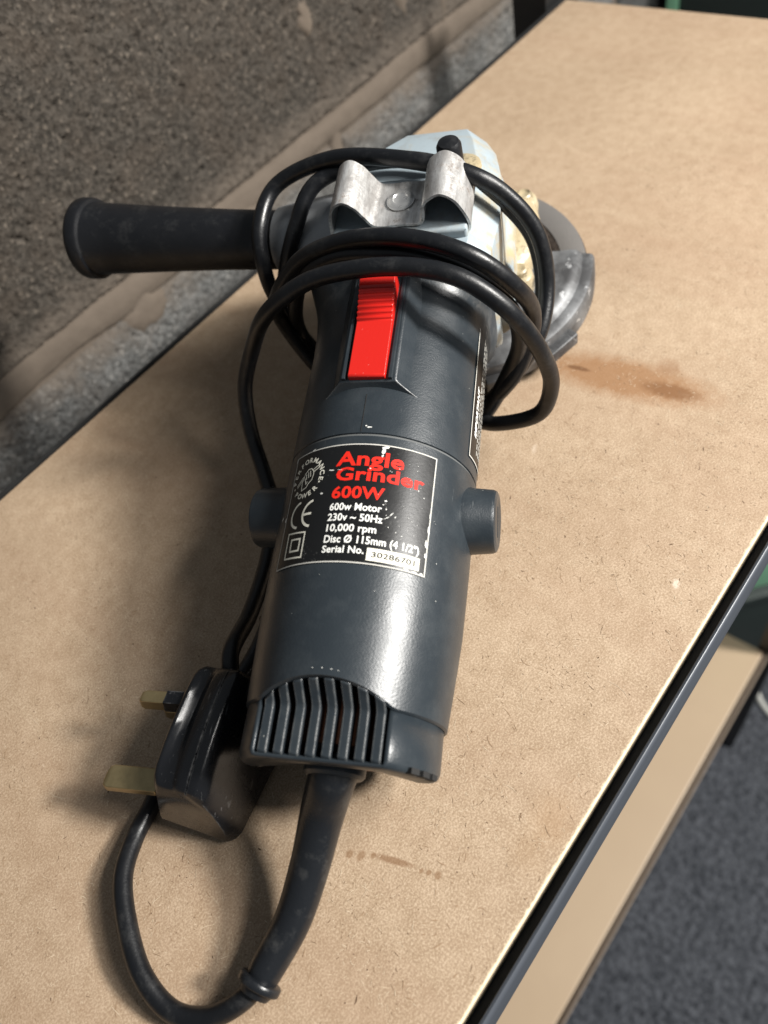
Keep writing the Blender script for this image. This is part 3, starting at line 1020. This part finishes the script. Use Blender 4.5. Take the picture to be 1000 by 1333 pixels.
# folded steel bracket
def bracket_profile():
    P = [(-.0238, .0305), (-.0246, .0320), (-.0240, .0345)]
    pts = catmull([Vector((-.0243, 0, .0320)), Vector((-.0232, 0, .0420)), Vector((-.0205, 0, .0482)), Vector((-.0165, 0, .0502)), Vector((-.0125, 0, .0474)), Vector((-.0098, 0, .0430)), Vector((-.0072, 0, .0388)), Vector((-.0050, 0, .0378)),
                   Vector((.0040, 0, .0378)), Vector((.0112, 0, .0378)), Vector((.0128, 0, .0398)), Vector((.0138, 0, .0460)), Vector((.0165, 0, .0487)), Vector((.0205, 0, .0502)), Vector((.0250, 0, .0474)), Vector((.0278, 0, .0425)), Vector((.0298, 0, .0360)), Vector((.0292, 0, .0330)), Vector((.0272, 0, .0338))], 5)
    return pts
bp = bracket_profile()
th = .0010
rings = []
n = len(bp)
for kx, inset in ((.1835, 0), (.2065, 0)):
    outer = []; inner = []
    for i in range(n):
        t = (bp[min(i + 1, n - 1)] - bp[max(i - 1, 0)]).normalized()
        nn = Vector((-t.z, 0, t.x))
        outer.append(Vector((bp[i].x, kx, bp[i].z)) + nn * th / 2)
        inner.append(Vector((bp[i].x, kx, bp[i].z)) - nn * th / 2)
    rings.append(outer + inner[::-1])
V = rings[0] + rings[1]; m2 = len(rings[0])
Fc = [(i, (i + 1) % m2, (i + 1) % m2 + m2, i + m2) for i in range(m2)]
for i in range(n - 1):
    Fc.append((i, i + 1, m2 - 2 - i, m2 - 1 - i)); Fc.append((m2 + i, m2 + m2 - 1 - i, m2 + m2 - 2 - i, m2 + i + 1))
br = mesh_obj('bracket', V, Fc, STEEL, gr, 40); bevel_mod(br, .0003, 2, 50)
V, Fc = lathe((.0025, .1960, .0384), (0, 0, 1), [(0, .0055), (.0005, .0055), (.0006, .0048), (.0012, .0042), (.0014, .0030), (.0010, .0026), (.0009, .0001)], 28)
o = mesh_obj('screw', V, Fc, CHROME, br, 40)
# spindle lock button
V, Fc = lathe((.0205, .2145, .026), (0, .05, 1), [(0, .0052), (.014, .0050), (.0195, .0049), (.0212, .0040), (.0218, .0020), (.0219, .0001)], 28)
mesh_obj('spindle_lock', V, Fc, HANDLE, gr, 40)
V, Fc = lathe((.0225, .2230, .0280), (0, .15, 1), [(0, .0085), (.0022, .0080), (.0030, .006), (.003, .0001)], 24)
mesh_obj('grease_collar', V, Fc, GREASE, gr, 40)

for (bx, bk, bh) in ((-.0215, .2210, .0292),):
    V, Fc = lathe((bx, bk, bh - .002), (0, .05, 1), [(0, .0050), (.0022, .0048), (.0034, .0042), (.0040, .0034), (.0040, .0022), (.0028, .0021), (.0027, .0001)], 24)
    mesh_obj('screw', V, Fc, CHROME, gr, 40)
# bearing plate with screws, below the head
SPX, SPK = .0125, .2390
def blob(cx, ck, r0, wob, seed, n=48):
    return [(cx + (r0 + wob * noise.noise(Vector((math.cos(a) * 1.6, math.sin(a) * 1.6, seed)))) * math.cos(a), ck + (r0 + wob * noise.noise(Vector((math.cos(a) * 1.6, math.sin(a) * 1.6, seed)))) * math.sin(a)) for a in [2 * math.pi * i / n for i in range(n)]]
P = blob(SPX, SPK, .0395, .004, 3.1)
V, Fc = loft([[Vector((SPX + (x - SPX) * s, SPK + (y - SPK) * s, h)) for x, y in P] for h, s in ((-.0350, .93), (-.0340, .97), (-.0250, 1.0), (-.0225, .96), (-.0200, .80))])
bpz = mesh_obj('bearing_plate', V, Fc, GREASE, gr, 40)
for a in (-38, 38, 142, 218):
    cx = SPX + .0385 * math.cos(rad(a)); ck = SPK + .0385 * math.sin(rad(a))
    V, Fc = lathe((cx, ck, -.0345), (0, 0, 1), [(0, .0062), (.006, .0066), (.0095, .0058), (.0104, .0044), (.0105, .0038), (.0128, .0036), (.0134, .0028), (.0130, .0014), (.0126, .0001)], 24)
    mesh_obj('screw', V, Fc, GREASE, bpz, 40)
V, Fc = lathe((SPX, SPK, -.060), (0, 0, 1), [(0, .0001), (0, .009), (.001, .010), (.008, .010), (.0085, .019), (.0125, .019), (.0125, .008), (.030, .008), (.030, .0001)], 36)
mesh_obj('spindle', V, Fc, CHROME, gr, 40)
# disc
V, Fc = lathe((SPX, SPK, -.0535), (0, 0, 1), [(0, .011), (0, .0580), (.0008, .0604), (.0048, .0607), (.0060, .0600), (.0062, .0470), (.0050, .0455), (.0052, .030), (.0030, .022), (.0030, .011)], 96)
dsc = mesh_obj('grinding_disc', V, Fc, DISC, gr, 40)
V, Fc = lathe((SPX, SPK, -.0535), (0, 0, 1), [(.0050, .0485), (.0065, .0485), (.0066, .0489), (.0066, .0594), (.0062, .0600), (.0050, .0600)], 96)
mesh_obj('worn_rim', V, Fc, simple('worn_abrasive', (.12, .112, .105), .8, 0, .4, 1500), dsc, 40)

# guard: rear half, top sheet with a pressed step, rolled rim
def guard_mesh():
    pr = [(.0240, -.0375), (.0300, -.0375), (.0380, -.0378), (.0405, -.0384), (.0425, -.0396), (.0470, -.0402), (.0525, -.0402), (.0550, -.0408), (.0568, -.0424), (.0580, -.0438), (.0610, -.0442), (.0628, -.0450), (.0638, -.0472), (.0641, -.0530), (.0640, -.0580)]
    inn = [(r - (.0012 if r > .0620 else .0002), h - (.0013 if r < .0625 else .0003)) for r, h in pr]
    loop = pr + inn[::-1]
    rings = []
    for i in range(73):
        a = rad(5 - 195 * i / 72)
        rings.append([Vector((SPX + r * math.cos(a), SPK + r * math.sin(a), h)) for r, h in loop])
    return loft(rings)
V, Fc = guard_mesh()
gd = mesh_obj('guard', V, Fc, GUARD, gr, 40)
# clamp tab on the guard's rim
for a, w_ in ((-43, .010), (-70, .008)):
    ar = rad(a)
    bm = box_bm(-.0012, .0040, -w_, w_, -.0035, .0035, .0008, 2)
    bm.transform(Matrix.Translation((SPX + .0640 * math.cos(ar), SPK + .0640 * math.sin(ar), -.0530)) @ Matrix.Rotation(ar, 4, 'Z'))
    bm_obj('guard_clip', bm, GUARD, gd, 60)

# side handle
HD = (Vector((-.165, .2215, .0110)) - Vector((-.030, .2095, .0080))).normalized()
HO = Vector((-.026, .2092, .0080))
V, Fc = lathe(HO, HD, [(0, .0001), (0, .0195), (.010, .0190), (.022, .0165), (.030, .0150), (.034, .0140), (.034, .0001)], 36)
mesh_obj('handle_boss', V, Fc, BOSS, gr, 40)
V, Fc = lathe(HO, HD, [(.0345, .0001), (.0345, .0118), (.036, .0126), (.060, .0132), (.090, .0144), (.115, .0157), (.1290, .0164), (.1296, .0167), (.1300, .0180), (.1308, .0185), (.1350, .0187), (.1362, .0184), (.1369, .0176), (.1372, .0160), (.1366, .0150), (.1366, .0001)], 48)
mesh_obj('side_handle', V, Fc, HANDLE, gr, 35)

# cord ----------------------------------------------------------
CP = [tuple(toL((.018, .1500, .0240))), tuple(toL((.0255, .1550, .0280))),
    (-0.0513, 0.0277, -0.0102), (-0.0531, 0.0469, -0.0231), (-0.0549, 0.0739, -0.0331), (-0.0591, 0.1011, -0.0371), (-0.0642, 0.1142, -0.0330), (-0.0707, 0.1316, -0.0224), (-0.0695, 0.1431, -0.0069), (-0.0609, 0.1497, 0.0103),
    (-0.0448, 0.1492, 0.0330), (-0.0258, 0.1511, 0.0450), (-0.0039, 0.1502, 0.0505), (0.0153, 0.1492, 0.0505), (0.0310, 0.1463, 0.0470), (0.0457, 0.1424, 0.0350), (0.0565, 0.1423, 0.0100), (0.0595, 0.1428, -0.0100), (0.0542, 0.1407, -0.0270), (0.0370, 0.1420, -0.0360), (0.0245, 0.1467, -0.0410),
    (0.0000, 0.1480, -0.0445), (-0.0350, 0.1600, -0.0360),
    (-0.0565, 0.1744, 0.0000), (-0.0507, 0.1708, 0.0180), (-0.0358, 0.1718, 0.0350), (-0.0172, 0.1695, 0.0450), (0.0021, 0.1652, 0.0500), (0.0192, 0.1612, 0.0500), (0.0351, 0.1570, 0.0450), (0.0473, 0.1573, 0.0300), (0.0523, 0.1627, 0.0100), (0.0507, 0.1620, -0.0050), (0.0423, 0.1541, -0.0220),
    (0.0200, 0.1520, -0.0440), (-0.0200, 0.1560, -0.0440), (-0.0500, 0.1780, -0.0260),
    (-0.0636, 0.1902, -0.0050), (-0.0632, 0.1926, 0.0140), (-0.0626, 0.2014, 0.0250), (-0.0567, 0.2179, 0.0320), (-0.0289, 0.2195, 0.0420), (-0.0017, 0.2123, 0.0450), (0.0300, 0.2033, 0.0410), (0.0422, 0.2020, 0.0310), (0.0533, 0.1974, 0.0150), (0.0569, 0.1878, -0.0030), (0.0530, 0.1700, -0.0150), (0.0383, 0.1561, -0.0300),
    (0.0150, 0.1440, -0.0435), (-0.0200, 0.1500, -0.0420),
    (-0.0513, 0.1758, -0.0150), (-0.0461, 0.1735, 0.0100), (-0.0340, 0.1705, 0.0300), (-0.0181, 0.1680, 0.0400), (-0.0017, 0.1646, 0.0430), (0.0128, 0.1617, 0.0430), (0.0292, 0.1573, 0.0385), (0.0415, 0.1567, 0.0250), (0.0470, 0.1579, 0.0070), (0.0440, 0.1578, -0.0140),
    (0.0200, 0.1460, -0.0480), (-0.0200, 0.1580, -0.0500),
    (-0.0549, 0.1790, -0.0300), (-0.0631, 0.1896, -0.0200), (-0.0573, 0.1914, 0.0030), (-0.0463, 0.1997, 0.0250), (-0.0357, 0.2137, 0.0360), (-0.0050, 0.2225, 0.0365), (0.0260, 0.2135, 0.0335), (0.0410, 0.2090, 0.0210), (0.0515, 0.2030, 0.0060), (0.0545, 0.1910, -0.0120), (0.0490, 0.1780, -0.0250), (0.0300, 0.1560, -0.0420),
    (-0.0100, 0.1400, -0.0480), (-0.0400, 0.1250, -0.0475), (-0.0532, 0.1100, -0.0480), (-0.0511, 0.0633, -0.0412), (-0.0554, 0.0317, -0.0365), (-0.0702, 0.0058, -0.0327), (-0.0776, -0.0162, -0.0295),
    (-0.0788, -0.0256, -0.0281), (-0.0804, -0.0355, -0.0256), (-0.0786, -0.0486, -0.0217), (-0.0719, -0.0618, -0.0192), (-0.0614, -0.0758, -0.0181), (-0.0493, -0.0837, -0.0185), (-0.0372, -0.0833, -0.0181), (-0.0256, -0.0766, -0.0170), (-0.0204, -0.0689, -0.0166)]
CQ = []
for p in CP:
    w_ = GM @ Vector(p)
    if w_.z < .0066: w_.z -= .0011
    CQ.append(GI @ w_)
cpath = catmull(CQ, 9)
cpath = [p + .0003 * noise.noise_vector(p * 38) for p in cpath]
V, Fc = sweep(cpath, .0033, 18)
mesh_obj('power_cord', V, Fc, RUB, gr, 60)
# strain relief boot
bpth = catmull([(-0.0216, -0.0722, -0.0166), (-0.0204, -0.0689, -0.0166), (-0.0137, -0.0544, -0.0147), (-0.0094, -0.0388, -0.0105), (-0.0055, -0.0231, -0.0032), (-0.0010, -0.0125, 0.0060), (.0005, -.008, .0075)], 8)
rr = []
for i in range(len(bpth)):
    t = i / (len(bpth) - 1)
    rr.append(.0048 + .0021 * min(1, t * 1.5) + (.0014 * max(0, (t - .55) / .45) ** 1.4))
V, Fc = sweep(bpth, rr, 28)
bt = mesh_obj('cord_boot', V, Fc, BOOT, gr, 60)
d0 = (bpth[0] - bpth[2]).normalized()
V, Fc = lathe(bpth[1], d0, [(-.0012, .0001), (-.0012, .0050), (-.0010, .0066), (-.0006, .0070), (.0012, .0070), (.0016, .0067), (.0018, .0056), (.0038, .0046), (.0040, .0034), (.0038, .0001)], 32)
mesh_obj('boot_collar', V, Fc, BOOT, bt, 50)
# moulded boss around the boot
V, Fc = lathe((-.0005, -.0110, .0065), (0, -1, 0), [(-.004, .0001), (-.004, .0098), (.0014, .0096), (.0024, .0086), (.0024, .0001)], 32)
mesh_obj('boot_socket', V, Fc, BODY, gr, 40)

# plug ----------------------------------------------------------
A1 = Vector((.0206, .1630, .0330)); A2 = Vector((-.0187, .1455, .0340)); A3 = Vector((-.0280, .1495, .0070)); A4 = Vector((.0180, .1700, .0070))
B1 = Vector((.0275, .1445, .0380)); B2 = Vector((-.0125, .1280, .0340)); B3 = Vector((-.0180, .1225, .0012)); B4 = Vector((.0280, .1345, .0012))
rows = []
ts = [0, .02, .06, .12, .2, .3, .4, .5, .6, .7, .8, .88, .94, .98, 1]
for t in ts:
    at_, bt_, bb, ab = A2.lerp(A1, t), B2.lerp(B1, t), B3.lerp(B4, t), A3.lerp(A4, t)
    upv = ((at_ + bt_) - (ab + bb)).normalized(); outv = ((bt_ + bb) - (at_ + ab)).normalized()
    bulge = .003 * math.sin(math.pi * t) ** .6
    fl = .0026 * max(0, math.sin(math.pi * min(1, max(0, (t - .22) / .78)))) ** .6
    P = []
    for f, off in ((.0, 0), (.05, .0005), (.10, .0004), (.18, -.55 * fl), (.28, -fl), (.38, -.62 * fl), (.46, .0004), (.50, .0010), (.70, .0012), (.735, .0012), (.75, .0004), (.765, .0012), (.92, .0013), (.97, .0006), (1.0, -.0004)):
        P.append(at_.lerp(bt_, f) + upv * (off + bulge))
    for f in (.06, .12, .35, .7, .94): P.append(bt_.lerp(bb, f) + outv * (.0008 + .002 * math.sin(math.pi * f)) + upv * bulge * (1 - f))
    P += [bb, bb.lerp(ab, .3), bb.lerp(ab, .7), ab]
    for f in (.1, .5, .9): P.append(ab.lerp(at_, f) - outv * .0006 + upv * bulge * f)
    cen = sum(P, Vector()) / len(P)
    shr = 1 - .16 * max(0, 1 - min(t, 1 - t) / .12) ** 2.2
    rows.append([toL(cen + (p - cen) * shr) for p in P])
V, Fc = loft(rows)
pg = mesh_obj('plug', V, Fc, PLUG, gr, 45)
# pins
e1 = ((A1 - A2) + (A4 - A3)).normalized()
e3 = ((A1 + A2) - (A3 + A4)).normalized()
e2 = Vector((-.50, .86, .02)).normalized()


def pin(c, length, wa, wb, sleeve):
    rings = []
    def rg(t, s):
        return [toL(c + e2 * t + e1 * (wa * sx * s) + e3 * (wb * sy * s)) for sx, sy in ((-1, -1), (1, -1), (1, 1), (-1, 1))]
    V, Fc = loft([rg(-.003, 1), rg(length - .0022, 1), rg(length - .0006, .82), rg(length, .5)])
    o = mesh_obj('pin', V, Fc, BRASS, pg, 30); bevel_mod(o, .0004, 2)
    if sleeve:
        V, Fc = loft([rg(-.002, 1.06), rg(sleeve, 1.06)])
        mesh_obj('pin_sleeve', V, Fc, PLUG, o)
pin(Vector((-.0190, .1530, .0215)), .0180, .0040, .0022, 0)
pin(Vector((.0062, .1610, .0300)), .0150, .0022, .0034, .0050)
pin(Vector((.0090, .1650, .0080)), .0150, .0022, .0034, .0050)
